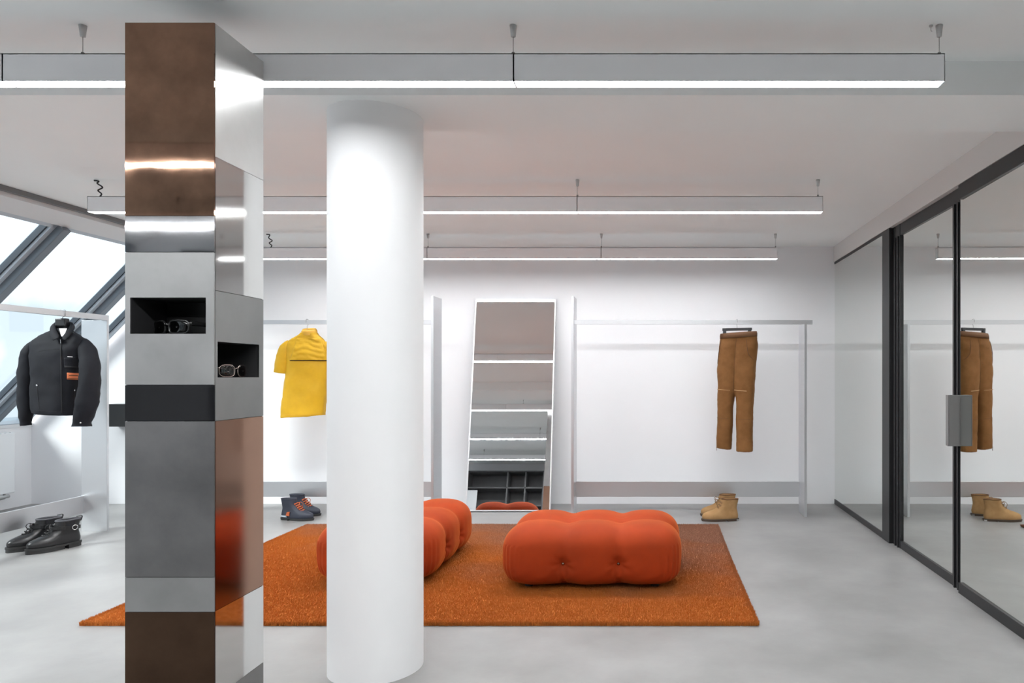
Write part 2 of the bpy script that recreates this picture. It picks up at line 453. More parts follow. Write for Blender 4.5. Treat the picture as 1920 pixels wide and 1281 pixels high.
# ------------------------------------------------------------------ metal clad display pillar
PF, PB, PXR = 1.97, 2.218, -1.2255
PXL = (234 - VX) * PF / F
pil = tag(empty('display_pillar', ((PXL + PXR) / 2, (PF + PB) / 2, 0)),
          'tall square display pillar clad in copper, steel and black metal panels', 'pillar')
def zf(v): return H - (v - VY) * PF / F
T = 0.004; GAP = 0.0007
TOP = zf(42)
def plate_front(name, m, z0, z1, hole=None):
    y0, y1 = PF, PF + T; x0, x1 = PXL + GAP, PXR - GAP; z0 += GAP; z1 -= GAP
    b = MB()
    if not hole: b.box(x0, x1, y0, y1, z0, z1)
    else:
        hx0, hx1, hz0, hz1 = hole
        b.box(x0, hx0, y0, y1, z0, z1).box(hx1, x1, y0, y1, z0, z1).box(hx0, hx1, y0, y1, z0, hz0).box(hx0, hx1, y0, y1, hz1, z1)
    return b.build(name, m, pil)
def plate_side(name, m, z0, z1, hole=None, rot=0.0):
    x0, x1 = PXR - T, PXR; y0, y1 = PF + T + GAP, PB - GAP; z0 += GAP; z1 -= GAP
    b = MB()
    if not hole: b.box(x0, x1, y0, y1, z0, z1)
    else:
        h0, h1, hz0, hz1 = hole
        b.box(x0, x1, y0, h0, z0, z1).box(x0, x1, h1, y1, z0, z1).box(x0, x1, h0, h1, z0, hz0).box(x0, x1, h0, h1, hz1, z1)
    if rot:
        cy = (y0 + y1) / 2
        b.v = [(p[0] + rot * (p[1] - cy), p[1], p[2]) for p in b.v]
    return b.build(name, m, pil)
NF = ((244 - VX) * PF / F, (386 - VX) * PF / F, zf(626), zf(558))
NS = (-PXR * F / (VX - 408), -PXR * F / (VX - 486), H - (708 - VY) * 2.05 / F, 1.222)
plate_front('copper_panel', M['copper_dark'], zf(405), TOP)
plate_front('polished_panel', M['steel_shiny'], zf(473), zf(405))
plate_front('steel_panel', M['steel_matte'], zf(722), zf(473), NF)
plate_front('black_panel', M['black_gloss'], zf(790), zf(722))
plate_front('gunmetal_panel', M['steel_dark'], zf(1083), zf(790))
plate_front('steel_band', M['steel_matte'], zf(1148), zf(1083))
plate_front('bronze_panel', M['bronze'], 0.0, zf(1148))
RT = 0.0
plate_side('bright_steel_panel', M['steel_bright'], zf(293), TOP)
plate_side('mirror_panel', M['steel_mirror'], zf(544), zf(293), rot=RT)
plate_side('steel_panel', M['steel_matte'], zf(790), zf(544), NS)
plate_side('copper_panel', M['copper_mirror'], zf(1147), zf(790), rot=RT)
plate_side('mirror_panel', M['steel_mirror'], 0.225, zf(1147), rot=RT)
plate_side('steel_panel', M['steel_matte'], 0.0, 0.225)
# niches (open boxes)
def niche(x0, x1, y0, y1, z0, z1, openside):
    b = MB(); t = 0.002
    b.box(x0 - t, x1 + t, y0, y1, z0 - t, z0); b.box(x0 - t, x1 + t, y0, y1, z1, z1 + t)
    if openside == 'front':
        b.box(x0 - t, x0, y0, y1, z0, z1); b.box(x1, x1 + t, y0, y1, z0, z1); b.box(x0, x1, y1, y1 + t, z0, z1)
    else:
        b.box(x0 - t, x0, y0, y1, z0, z1); b.box(x0, x1 + t, y0 - t, y0, z0, z1); b.box(x0, x1 + t, y1, y1 + t, z0, z1)
    return b.build('niche', M['niche'], pil)
niche(NF[0], NF[1], PF + T, PF + 0.15, NF[2], NF[3], 'front')
niche(PXR - 0.16, PXR - T, NS[0], NS[1], NS[2], NS[3], 'side')
MB().box(PXL + T, PXR - T, PF + T, PB, TOP - 0.004, TOP).build('top_plate', M['steel_matte'], pil)
MB().box(PXL, PXL + T, PF + T + GAP, PB, 0, TOP).build('side_panel', M['steel_matte'], pil)
MB().box(PXL + T, PXR - T, PB - T, PB, zf(790), TOP).build('rear_panel', M['steel_matte'], pil)
MB().box(PXL + T, PXR - T, PB - T, PB, 0, zf(790)).build('rear_panel', M['copper_mirror'], pil)

# ------------------------------------------------------------------ eyewear
def eyewear(name, fm, lm, w=0.145, h=0.045, fr=0.0028, square=4.0):
    e = empty(name)                                   # local: faces -Y, rests on z = 0
    hw = w / 2; lx = w * 0.27; rx = w * 0.215; rz = h / 2
    def rim(cx):
        pts = []
        for k in range(28):
            a = 2 * math.pi * k / 28
            c, s_ = math.cos(a), math.sin(a)
            x = cx + rx * math.copysign(abs(c) ** (2 / square), c); z = rz + rz * math.copysign(abs(s_) ** (2 / square), s_)
            pts.append((x, 0.10 * (abs(x) / hw) ** 2 * 0.13, z))
        return pts
    f = MB()
    for sx in (-1, 1):
        p = rim(sx * lx)
        f.tube(p, fr, 6, closed=True)
        L = MB(); cl = (sx * lx, p[0][1] * .3 + p[14][1] * .3 - .001, rz)
        rg = [[(cl[0] + (q_[0] - cl[0]) * k_, q_[1] * k_ * k_ + cl[1] * (1 - k_ * k_), cl[2] + (q_[2] - cl[2]) * k_) for q_ in p] for k_ in (.03, .25, .5, .75, 1.0)]
        L.loft(rg, caps=False); L.add(rg[0], [tuple(range(len(p)))]); L.build('lens', lm, e, local=True, solid=0.002, smooth=True)
    f.build('rim', fm, e, local=True, smooth=True)
    MB().tube([(-lx + rx, 0, rz * 1.3), (0, -0.003, rz * 1.5), (lx - rx, 0, rz * 1.3)], fr * 1.1, 6).build('bridge', fm, e, local=True, smooth=True)
    for sx in (-1, 1):
        MB().tube([(sx * (lx + rx), 0.012, rz * 1.5), (sx * hw, 0.02, rz * 1.5), (sx * hw * 0.98, 0.085, rz * 1.4), (sx * hw * 0.96, 0.125, rz * 0.8)],
                  [(fr, fr), (fr * 0.8, fr * 2.2), (fr * 0.7, fr * 1.8), (fr * 0.7, fr)], 8).build('temple', fm, e, local=True, smooth=True)
    return e
sg = eyewear('sunglasses', M['frame_black'], M['sun_lens'], 0.160, 0.038, 0.0032, 3.4)
sg.location = (X(311, PF + .05), PF + 0.056, NF[2] + 0.0032); sg.rotation_euler = (0, 0, -0.42)
tag(sg, 'black wraparound sunglasses standing in the wide niche of the metal pillar', 'sunglasses')
sg2 = eyewear('eyeglasses', M['frame_metal'], M['brown_lens'], 0.116, 0.036, 0.0015, 2.8)
sg2.location = (PXR - 0.035, 2.132, NS[2] + 0.0015); sg2.rotation_euler = (0, 0, math.pi / 2 - 0.12)
tag(sg2, 'thin framed glasses with brown tinted lenses in the side niche of the pillar', 'glasses')

# ------------------------------------------------------------------ linear lamps
LAMP_Z, LW = (H + 0.925, H + 1.0125), 0.052
def lamp(yc, segs, cables, label, cords=(), dim=1.0, drop=0.0):
    LZ0, LZ1 = LAMP_Z[0] + drop, LAMP_Z[1] + drop
    dm = M['diffuser'] if dim == 1.0 else emit('lamp_light_dimmed', (0.965, 0.985, 1.0), LAMP_STRENGTH * dim)
    e = tag(empty('linear_lamp', ((segs[0] + segs[-1]) / 2, yc, LZ0)), label, 'lamp', 'suspended linear lamps in parallel rows')
    y0, y1 = yc - LW / 2, yc + LW / 2
    for a, b in zip(segs[:-1], segs[1:]):
        x0, x1 = min(a, b) + 0.0003, max(a, b) - 0.0003
        m = MB()
        m.box(x0, x1, y0, y0 + 0.002, LZ0, LZ1).box(x0, x1, y1 - 0.002, y1, LZ0, LZ1).box(x0, x1, y0, y1, LZ1 - 0.003, LZ1)
        m.box(x0, x0 + 0.002, y0, y1, LZ0, LZ1).box(x1 - 0.002, x1, y0, y1, LZ0, LZ1)
        m.build('housing', M['housing'], e)
        MB().box(x0 + 0.002, x1 - 0.002, y0 + 0.002, y1 - 0.002, LZ0 + 0.002, LZ0 + 0.006).build('diffuser', dm, e)
    for x in cables:
        w = MB().tube([(x, yc, LZ1 + 0.01), (x, yc, ZC - 0.03)], 0.0011, 6).cyl((x, yc), 0.005, LZ1, LZ1 + 0.014, 12)
        wo = w.build('suspension_wire', M['wire'], e, smooth=True)
        MB().cyl((x, yc), 0.0075, ZC - 0.036, ZC, 20, 0.0115).build('ceiling_cap', M['cap'], wo, smooth=True)
    for x in cords:
        pts = [(x, yc, LZ1), (x + 0.012, yc, LZ1 + 0.02), (x - 0.008, yc, LZ1 + 0.04), (x + 0.01, yc + 0.01, LZ1 + 0.06), (x - 0.012, yc, LZ1 + 0.08), (x - 0.004, yc, ZC - 0.008), (x - 0.03, yc, ZC - 0.004)]
        MB().tube([tuple(q_) for q_ in dense(pts, 40)], 0.004, 8).build('power_cord', M['cord'], e, smooth=True)
    return e
lamp(2.251, [0.92, -0.441, -2.053, -3.40], [0.912, -0.447, -1.82, -3.2], 'linear lamp nearest the viewer, hung in front of the ceiling beam', dim=0.45)
lamp(4.038, [0.965, -0.434, -1.80, -3.22], [0.942, -0.434], 'linear lamp of the middle row, hung behind the white column', [-3.17], 1.9)
lamp(5.59, [0.98, -0.412, -1.785, -3.16], [0.968, -0.412, -1.785], 'rearmost linear lamp, hung close to the white back wall', [-3.035], 0.55, -0.012)
lamp(0.82, [0.95, -0.43, -1.80, -3.20], [0.93, -0.43, -1.80, -3.18], 'linear lamp seen as a long bright line low in the leaning mirror', dim=1.9)
lamp(-0.48, [0.95, -0.43, -1.80, -3.35], [0.93, -0.43, -1.80, -2.98], 'linear lamp in front of the dark shelves, last line in the leaning mirror', dim=1.0)

hk = MB().cyl((0.885, 2.25), 0.006, ZC - 0.004, ZC, 10).tube([(0.885, 2.25, ZC - 0.004), (0.885, 2.25, ZC - 0.016), (0.889, 2.25, ZC - 0.02)], 0.0015, 6)
tag(hk.build('ceiling_hook', M['cap'], smooth=True), 'tiny metal hook in the ceiling beside the right end of the nearest lamp', 'hook')

# ------------------------------------------------------------------ garment racks
RZ0, RZ1 = 1.527, 1.561
def rack_x(xl, xr, tall, label, rail_over):
    e = tag(empty('garment_rack', ((xl + xr) / 2, 5.68, 0)), label, 'clothes rack', 'aluminium clothes racks along the walls')
    y0, y1 = 5.58, 5.80; th = 0.02; zt = 1.75
    for side, x in (('l', xl), ('r', xr)):
        b = MB(); h = zt if tall == side else RZ0
        b.box(x, x + th, y0, y1, 0, h) if side == 'l' else b.box(x - th, x, y0, y1, 0, h)
        b.build('end_plate', M['alu'], e, bevel=0.001)
    r0 = xl + th if tall == 'l' else xl - rail_over
    r1 = xr - th if tall == 'r' else xr + rail_over
    MB().box(r0, r1, 5.60, 5.625, RZ0, RZ1).build('rail', M['alu_h'], e, bevel=0.001)
    MB().box(xl + th, xr - th, 5.755, 5.770, 0.130, 0.255).build('crossbar', M['alu_h'], e, bevel=0.001)
    return e
rack_x(X(1071, 5.58), X(1513, 5.58), 'l', 'aluminium clothes rack carrying the brown trousers, right of the mirror', 0.05)
rack_x(X(378, 5.58), X(808, 5.58) + 0.02, 'r', 'aluminium clothes rack carrying the yellow shirt, behind the white column', 0.05)
# rack along the glazing
e = tag(empty('garment_rack', (-4.02, 4.2, 0)), 'aluminium clothes rack carrying the black jacket, beside the sloped window', 'clothes rack', 'aluminium clothes racks along the walls')
yN, yFr = 3.25, 5.08
for y, h in ((yFr, RZ0 - 0.008), (yN, RZ0 - 0.008)):
    MB().box(-4.118, -3.934, y, y + 0.02, 0, h).build('end_plate', M['alu'], e, bevel=0.001)
MB().box(-3.975, -3.945, yN - 0.03, yFr + 0.035, RZ0 - 0.008, RZ1 - 0.004).build('rail', M['alu'], e, bevel=0.001)
MB().box(-4.116, -4.100, yN + 0.02, yFr, 0.130, 0.255).build('crossbar', M['alu'], e, bevel=0.001)

# ------------------------------------------------------------------ hangers
def hook_pts(drop, ang):              # goes over the rail, whose top is z = 0, across its width
    p = [(0, -drop - .018), (0, -.046), (.006, -.042), (.0185, -.036), (.0195, -.02), (.0195, -.002), (.014, .0045), (0, .006), (-.014, .0045), (-.0195, -.002), (-.0195, -.014), (-.021, -.020)]
    return [(a * math.cos(ang), a * math.sin(ang), z) for a, z in p]
def hanger(loc, rz, clip, label, drop, half=0.17, low=0.05, fall=0.08, cross=math.pi / 2):
    e = tag(empty('hanger', loc, rz), label, 'hanger', 'hangers on the clothes racks')
    # local origin = crown of the hook, where it rests on the rail
    MB().tube(hook_pts(drop, cross - rz), 0.0017, 8).build('hook', M['wire'], e, local=True, smooth=True)
    z = -drop - 0.018
    if clip:
        MB().box(-0.12, 0.12, -0.007, 0.007, z - 0.022, z).build('bar', M['hanger'], e, local=True, bevel=0.003)
        for sx in (-1, 1):
            MB().box(sx * 0.102 - 0.012, sx * 0.102 + 0.012, -0.012, 0.012, z - 0.062, z - 0.004).build('clip', M['hanger'], e, local=True, bevel=0.003)
    else:
        n = 13; rings = []
        for k in range(n):
            t = -1 + 2 * k / (n - 1)
            zz = z - low - fall * abs(t) ** 1.5
            rings.append([(t * half, 0.010 * math.cos(a), zz + 0.010 * math.sin(a)) for a in [2 * math.pi * j / 10 for j in range(10)]])
        MB().loft(rings).build('shoulder_bar', M['hanger'], e, local=True, smooth=True)
        if drop < 0.06:
            MB().box(-0.036, 0.036, -0.022, 0.018, z - 0.055, z).build('neck_block', M['hanger'], e, local=True, bevel=0.008)
    return e

# ------------------------------------------------------------------ jacket
from mathutils.bvhtree import BVHTree
EYE = Vector((0, 0, H))
def bvh_of(*objs):
    bpy.context.view_layer.update()
    dg = bpy.context.evaluated_depsgraph_get(); out = []
    for o in objs:
        ev = o.evaluated_get(dg); me = ev.to_mesh(); mw = o.matrix_world
        out.append(BVHTree.FromPolygons([mw @ v.co for v in me.vertices], [tuple(p.vertices) for p in me.polygons]))
        ev.to_mesh_clear()
    return out
def skin(bvhs, u, v, D, off=0.0015):         # the point of the cloth surface seen along that direction
    d = (at(u, v, D) - EYE).normalized(); best = None
    for b in bvhs:
        h = b.ray_cast(EYE, d)
        if h[0] is not None and (best is None or h[3] < best): best = h[3]
    return EYE + d * ((best if best is not None else (at(u, v, D) - EYE).length) - off)
def seam(bvhs, pts, D, r, material, name, parent, n=14, off=0.0):
    P = []
    for (a, b) in zip(pts[:-1], pts[1:]):
        for k in range(n): P.append(skin(bvhs, a[0] + (b[0] - a[0]) * k / n, a[1] + (b[1] - a[1]) * k / n, D, off))
    P.append(skin(bvhs, pts[-1][0], pts[-1][1], D, off))
    return MB().tube(P, r, 6).build(name, material, parent, smooth=True)
def sheet(bvhs, quad, D, material, name, parent, nu=10, nv=8, th=0.004, off=0.002, fn=None):
    (a, b, c, d) = quad; vs = []
    for j in range(nv + 1):
        for i in range(nu + 1):
            s_, t = i / nu, j / nv
            u = (a[0] * (1 - s_) + b[0] * s_) * (1 - t) + (d[0] * (1 - s_) + c[0] * s_) * t
            v = (a[1] * (1 - s_) + b[1] * s_) * (1 - t) + (d[1] * (1 - s_) + c[1] * s_) * t
            vs.append(skin(bvhs, u, v, D, off + (fn(s_, t) if fn else 0)))
    fs = [(j * (nu + 1) + i, j * (nu + 1) + i + 1, (j + 1) * (nu + 1) + i + 1, (j + 1) * (nu + 1) + i) for j in range(nv) for i in range(nu)]
    return MB().add(vs, fs).build(name, material, parent, smooth=True, solid=th)
JD = 4.73
JR = empty('jacket', at(110, 776, JD))
tag(JR, 'black zip jacket with an orange chest patch, hanging beside the sloped window', 'jacket')
def garment_loft(levels, D, m=40, n=40, p=2.5, parent=None, name='body', material=None, dz=None, **k):
    rings = []
    for (v, ul, ur, yc, dy, tilt) in dense(levels, m):
        cu = (ul + ur) / 2; c = at(cu, v, D); rx = (ur - ul) / 2 * D / F
        r = sell(c.x, c.y + yc, c.z, rx, dy, n, p)
        r = [(x, y, z + tilt * (x - c.x)) for x, y, z in r]
        rings.append(r)
    mb = MB().loft(rings)
    return mb.build(name, material, parent, smooth=True, **k)
jb = garment_loft([(777, 66, 143, 0, .085, -.06), (770, 65.5, 144, 0, .088, -.05), (745, 65, 146, 0, .088, 0), (715, 64.5, 148, 0, .09, 0), (690, 64, 151, 0, .092, 0),
              (665, 62, 157, 0, .09, 0), (648, 60, 163, 0, .078, 0), (638, 64, 160, 0, .06, 0), (630, 76, 149, 0, .05, 0), (622, 92, 134, 0.005, .048, 0), (616, 99, 130, .012, .045, 0)],
             JD, 46, 44, 2.6, JR, 'body', M['jacket'], displace=[(0.014, 0.09), (0.006, 0.03)])
def sleeve(pts, D, name, parent, material, n=32, m=44, **k):
    arr = dense(pts, m); P = [at(u, v, D + y) for (u, v, y, rx, ry) in arr]
    R = [(rx, ry) for (_, _, _, rx, ry) in arr]
    mb = MB().tube(P, R, n)
    return mb.build(name, material, parent, smooth=True, **k)
sl1 = [(66, 640, 0, .018, .025), (60.5, 655, -.005, .042, .05), (54.5, 680, -.005, .053, .058), (51.5, 715, -.008, .052, .056), (49, 750, -.015, .047, .05), (48, 778, -.02, .037, .042), (48, 788, -.02, .028, .036), (48.5, 798, -.02, .027, .034)]
sl2 = [(158, 640, 0, .018, .025), (162.5, 655, -.02, .044, .05), (168, 682, -.045, .056, .06), (168, 715, -.065, .059, .06), (163.5, 750, -.075, .061, .058), (158, 775, -.078, .057, .05), (153.5, 790, -.078, .052, .045), (153, 800, -.078, .055, .042)]
s1 = sleeve(sl1, JD, 'sleeve', JR, M['jacket'], displace=[(0.012, 0.08), (0.007, 0.03)])
s2 = sleeve(sl2, JD, 'sleeve', JR, M['jacket'], displace=[(0.014, 0.09), (0.008, 0.035)])
def sw(u, v, D, dy): return tuple(at(u, v, D + dy))
JB = bvh_of(jb); JS2 = bvh_of(jb, s2)
# collar: two turned-down leaves rolled over the band behind the neck
def leaf(rows, parent, material, D, name, th=0.005):
    n = len(rows[0]); vs = [sw(u, v, D, dy) for r in rows for u, v, dy in r]
    fs = [(j * n + i, j * n + i + 1, (j + 1) * n + i + 1, (j + 1) * n + i) for j in range(len(rows) - 1) for i in range(n - 1)]
    return MB().add(vs, fs).build(name, material, parent, solid=th, smooth=True, sub=1)
leaf([[(112, 604, .050), (110, 602.5, .045), (107, 603, .05)], [(103.5, 606.5, .0), (100.5, 605, -.005), (96, 609, .0)], [(105, 617, -.045), (99, 616, -.055), (91.5, 617, -.045)],
      [(109, 626, -.075), (102, 628, -.088), (94, 629, -.082)], [(112.5, 633, -.092), (105, 637, -.100), (97.5, 641.5, -.098)]], JR, M['jacket'], JD, 'collar_leaf')
leaf([[(127, 604, .050), (129, 602.5, .045), (131, 603, .05)], [(134, 606.5, .0), (137, 605, -.005), (140.5, 609, .0)], [(128, 616.5, -.045), (134, 616, -.055), (142, 615.5, -.045)],
      [(121, 626, -.078), (127, 627, -.090), (133, 628, -.086)], [(114.5, 633.5, -.094), (117.5, 637, -.102), (121.5, 641, -.102)]], JR, M['jacket'], JD, 'collar_leaf')
band = []
for k in range(11):
    a = math.pi * k / 10
    band.append((119 - 16.5 * math.cos(a), 605 - 1.5 * math.sin(a), -0.01 + 0.06 * math.sin(a)))
b = MB(); vs = [sw(u, v, JD, dy) for u, v, dy in band] + [sw(119 + (u - 119) * .8, v + 26, JD, dy - .02) for u, v, dy in band]
b.add(vs, [(k, k + 1, k + 12, k + 11) for k in range(10)])
b.build('collar_band', M['jacket'], JR, solid=0.005, smooth=True)
MB().add([sw(*q) for q in ((111, 616, JD, -.045), (125.5, 616, JD, -.045), (120, 631, JD, -.068), (115, 631, JD, -.068))], [(0, 1, 2, 3)]).build('neck_label', M['white_cloth'], JR, solid=.002)
sheet(JB, ((112.8, 641), (115.0, 641), (117, 775), (114.6, 775)), JD, M['jacket_seam'], 'zip', JR, 2, 30, .004, .002)
sheet(JB, ((113.1, 636), (114.2, 636), (114.8, 644), (113.7, 644)), JD, M['snap'], 'zip_pull', JR, 1, 4, .003, .006)
pk = sheet(JB, ((120.5, 671), (150, 669), (150, 691), (120.5, 689)), JD, M['jacket'], 'chest_pocket', JR, 14, 10, .006, .006)
sheet(JB, ((121, 686), (149, 687.5), (149, 690.5), (121, 689.5)), JD, M['jacket_seam'], 'pocket_flap_edge', pk, 12, 2, .003, .010)
sheet(JB, ((126.5, 668.5), (136, 669), (136, 670.2), (126.5, 669.8)), JD, M['white_cloth'], 'pocket_print', pk, 6, 1, .001, .011)
pt = sheet(JS2[:1], ((125.5, 699), (151, 700), (151, 712.5), (125.5, 711.5)), JD, M['patch'], 'chest_patch', JR, 12, 6, .003, .003)
sheet(JS2[:1], ((129.5, 703.2), (146, 703.6), (146, 705.2), (129.5, 704.8)), JD, M['suede_dark'], 'patch_print', pt, 8, 1, .001, .0058)
sheet(JS2[:1], ((126.2, 709.2), (149, 709.8), (149, 710.7), (126.2, 710.1)), JD, M['suede_dark'], 'patch_print', pt, 8, 1, .001, .0058)
for (u, v) in ((69, 723), (139.5, 732), (151, 793)):
    p = skin(JS2, u, v, JD, .003); MB().sphere(p, 0.006, 6, (1, .5, 1)).build('snap', M['snap'], JR, smooth=True)
seam(JS2, [(139.7, 729), (138.5, 768)], JD, .0022, M['jacket_seam'], 'pocket_zip', JR)
seam(JS2, [(70, 726), (71, 745), (74, 772)], JD, .0022, M['jacket_seam'], 'pocket_zip', JR)
seam(JB, [(67.5, 770), (90, 771.5), (114, 772), (134, 771)], JD, .0014, M['jacket_seam'], 'hem_stitching', JR)
seam(JB, [(71, 660), (85, 656), (112, 655)], JD, .0012, M['jacket_seam'], 'yoke_stitching', JR)
hanger((-3.960, JD, RZ1 - 0.003), 0.0, False, 'black hanger inside the black jacket', 0.035, 0.13, 0.075, 0.07, 0.0)

# ------------------------------------------------------------------ yellow shirt (seen from its back)
SD = 5.612
SR = empty('shirt', at(570, 782, SD))
tag(SR, 'yellow short sleeved shirt seen from the back, hanging left of the white column', 'shirt')
sb = garment_loft([(781, 528, 609, 0, .075, .06), (774, 528.5, 609.5, 0, .078, .04), (745, 531, 611, 0, .08, 0), (715, 535, 613, 0, .08, 0), (690, 538, 615, 0, .08, 0),
              (665, 538, 616, 0, .075, 0), (650, 537, 616, 0, .062, 0), (642, 540, 612, 0, .05, 0), (635, 549, 604, 0, .044, 0), (629, 560, 597, 0, .042, 0), (624, 566, 594, .0, .042, 0)],
             SD, 46, 44, 2.6, SR, 'body', M['yellow'], displace=[(0.014, 0.08), (0.008, 0.025)])
sleeve([(545, 643, 0, .025, .03), (538, 652, 0, .045, .05), (533, 668, -.005, .05, .058), (529.5, 685, -.01, .047, .06), (527.5, 700, -.012, .038, .06)], SD, 'sleeve', SR, M['yellow'], displace=[(0.010, 0.06)])
sleeve([(607, 644, 0, .025, .03), (612, 653, 0, .035, .05), (614, 668, .01, .032, .055), (616, 684, .015, .027, .055), (617.5, 699, .018, .022, .055)], SD, 'sleeve', SR, M['yellow'], displace=[(0.008, 0.06)])
# collar ring
rings = []
for (v, r, dy) in ((627, .062, .0), (621, .061, 0), (617, .052, 0), (619, .047, 0), (625, .047, 0)):
    c = at(580, v, SD); rings.append([(c.x + r * math.cos(a), c.y + .045 / .062 * r * math.sin(a), c.z + 0.010 * math.sin(a)) for a in [2 * math.pi * k / 32 for k in range(32)]])
MB().loft(rings, caps=False).build('collar', M['yellow_dark'], SR, smooth=True)
# cape yoke with ruched fabric over a dark vent
SB = bvh_of(sb)
sheet(SB, ((557, 634), (600, 634), (615, 675.5), (543.5, 675.5)), SD, M['yellow'], 'yoke', SR, 44, 40, .003, .005,
      fn=lambda s_, t: .0022 * math.sin(26 * t + 3 * math.sin(s_ * 5) + 2 * s_) * min(1, 6 * s_, 6 * (1 - s_)) + .006 * t)
tag(sheet(SB, ((543.5, 674.5), (615, 674.5), (615, 677.3), (543.5, 677.0)), SD, M['jacket_seam'], 'vent_gap', SR, 24, 2, .002, .004), 'black strip standing for the dark gap of the open back vent')  # darkness of the gap under the yoke, put in as a black strip
seam(SB, [(544, 679.5), (615, 680)], SD, .0014, M['yellow_dark'], 'vent_stitching', SR, 24)
seam(SB, [(530, 778), (568, 778.5), (608, 775)], SD, .0014, M['yellow_dark'], 'hem_stitching', SR, 24)
hanger((X(576, SD), 5.6125, RZ1 + 0.0008), 0.25, False, 'thin wire hook hanger inside the yellow shirt', 0.062, 0.11, 0.05, 0.05)

# ------------------------------------------------------------------ trousers
TD = 5.612
TR = empty('trousers', at(1378, 845, TD))
tag(TR, 'brown suede trousers with zipped hems, clipped to a hanger on the right rack', 'trousers')
mb = MB()
def leg(levels):
    rings = []
    for (v, ul, ur, yc, dy, tilt) in dense(levels, 44):
        c = at((ul + ur) / 2, v, TD); r = sell(c.x, c.y + yc, c.z, (ur - ul) / 2 * TD / F, dy, 28, 2.5)
        rings.append([(x, y, z + tilt * (x - c.x)) for x, y, z in r])
    mb.loft(rings)
leg([(842, 1344.5, 1371, 0, .05, -.1), (832, 1344.5, 1371.5, 0, .052, -.05), (790, 1346, 1374, 0, .058, 0), (752, 1346.5, 1375.5, 0, .065, 0), (735, 1346.5, 1379, 0, .07, 0), (690, 1346.5, 1385, 0, .075, 0), (655, 1348.5, 1389, 0, .07, .02), (638, 1351, 1392, 0, .055, .03), (627, 1352.5, 1395, 0, .035, .04)])
leg([(846, 1382, 1410.5, -.01, .05, 0), (835, 1381.5, 1411, -.01, .052, 0), (790, 1381, 1411, -.01, .058, 0), (752, 1381, 1411.5, -.005, .065, 0), (735, 1378, 1412.5, 0, .07, 0), (690, 1374, 1416, 0, .075, 0), (655, 1374, 1419, 0, .07, .03), (638, 1374, 1418.5, 0, .055, .04), (625, 1374, 1416, 0, .035, .05)])
tb = mb.build('trouser_legs', M['suede'], TR, remesh=0.005, smoothit=4, displace=[(0.010, 0.10), (0.003, 0.03)])
b = MB(); rings = []
for (v, g_) in ((633.5, .006), (628, .007), (624, .004)):
    cL, cR = at(1352.5, v + 1.5, TD), at(1416.5, v - 1.5, TD)
    c = (cL + cR) / 2; rx = (cR.x - cL.x) / 2 + g_
    r = sell(c.x, c.y, c.z, rx, .066 if v > 633 else (.058 if v > 626 else .046), 36, 2.4)
    rings.append([(x, y, z + .055 * (x - c.x)) for x, y, z in r])
b.loft(rings); b.build('waistband', M['suede_dark'], TR, smooth=True, solid=0.002)
TB = bvh_of(tb)
def fl(pts, material, name, r=.002): return seam(TB, pts, TD, r, material, name, TR, 24, .0008)
fl([(1348.5, 730.5), (1374, 732)], M['thread'], 'knee_seam')
fl([(1380.5, 731.5), (1405, 733.5)], M['thread'], 'knee_zip', .0035)
fl([(1346.5, 784), (1372, 786)], M['suede_dark'], 'shin_seam', .0012)
fl([(1382.5, 786), (1409.5, 786)], M['suede_dark'], 'shin_seam', .0012)
fl([(1403.5, 637), (1408, 664), (1416, 676)], M['suede_dark'], 'pocket', .0025)
fl([(1356, 640), (1349.5, 682)], M['suede_dark'], 'pocket', .0025)
fl([(1385, 634), (1382, 690), (1378.5, 738)], M['suede_dark'], 'fly_seam', .0014)
MB().tube([sw(1346.5, 838, TD, -.03), sw(1346.3, 846, TD, -.03)], 0.003, 6).build('zip_pull', M['snap'], TR)
TR.rotation_euler = (0, 0, -0.36); TR.scale = (1.05, 1, 1)
hanger((X(1382, TD), 5.6125, RZ1 + 0.0008), -0.36, True, 'black clip hanger holding the brown trousers', 0.045)

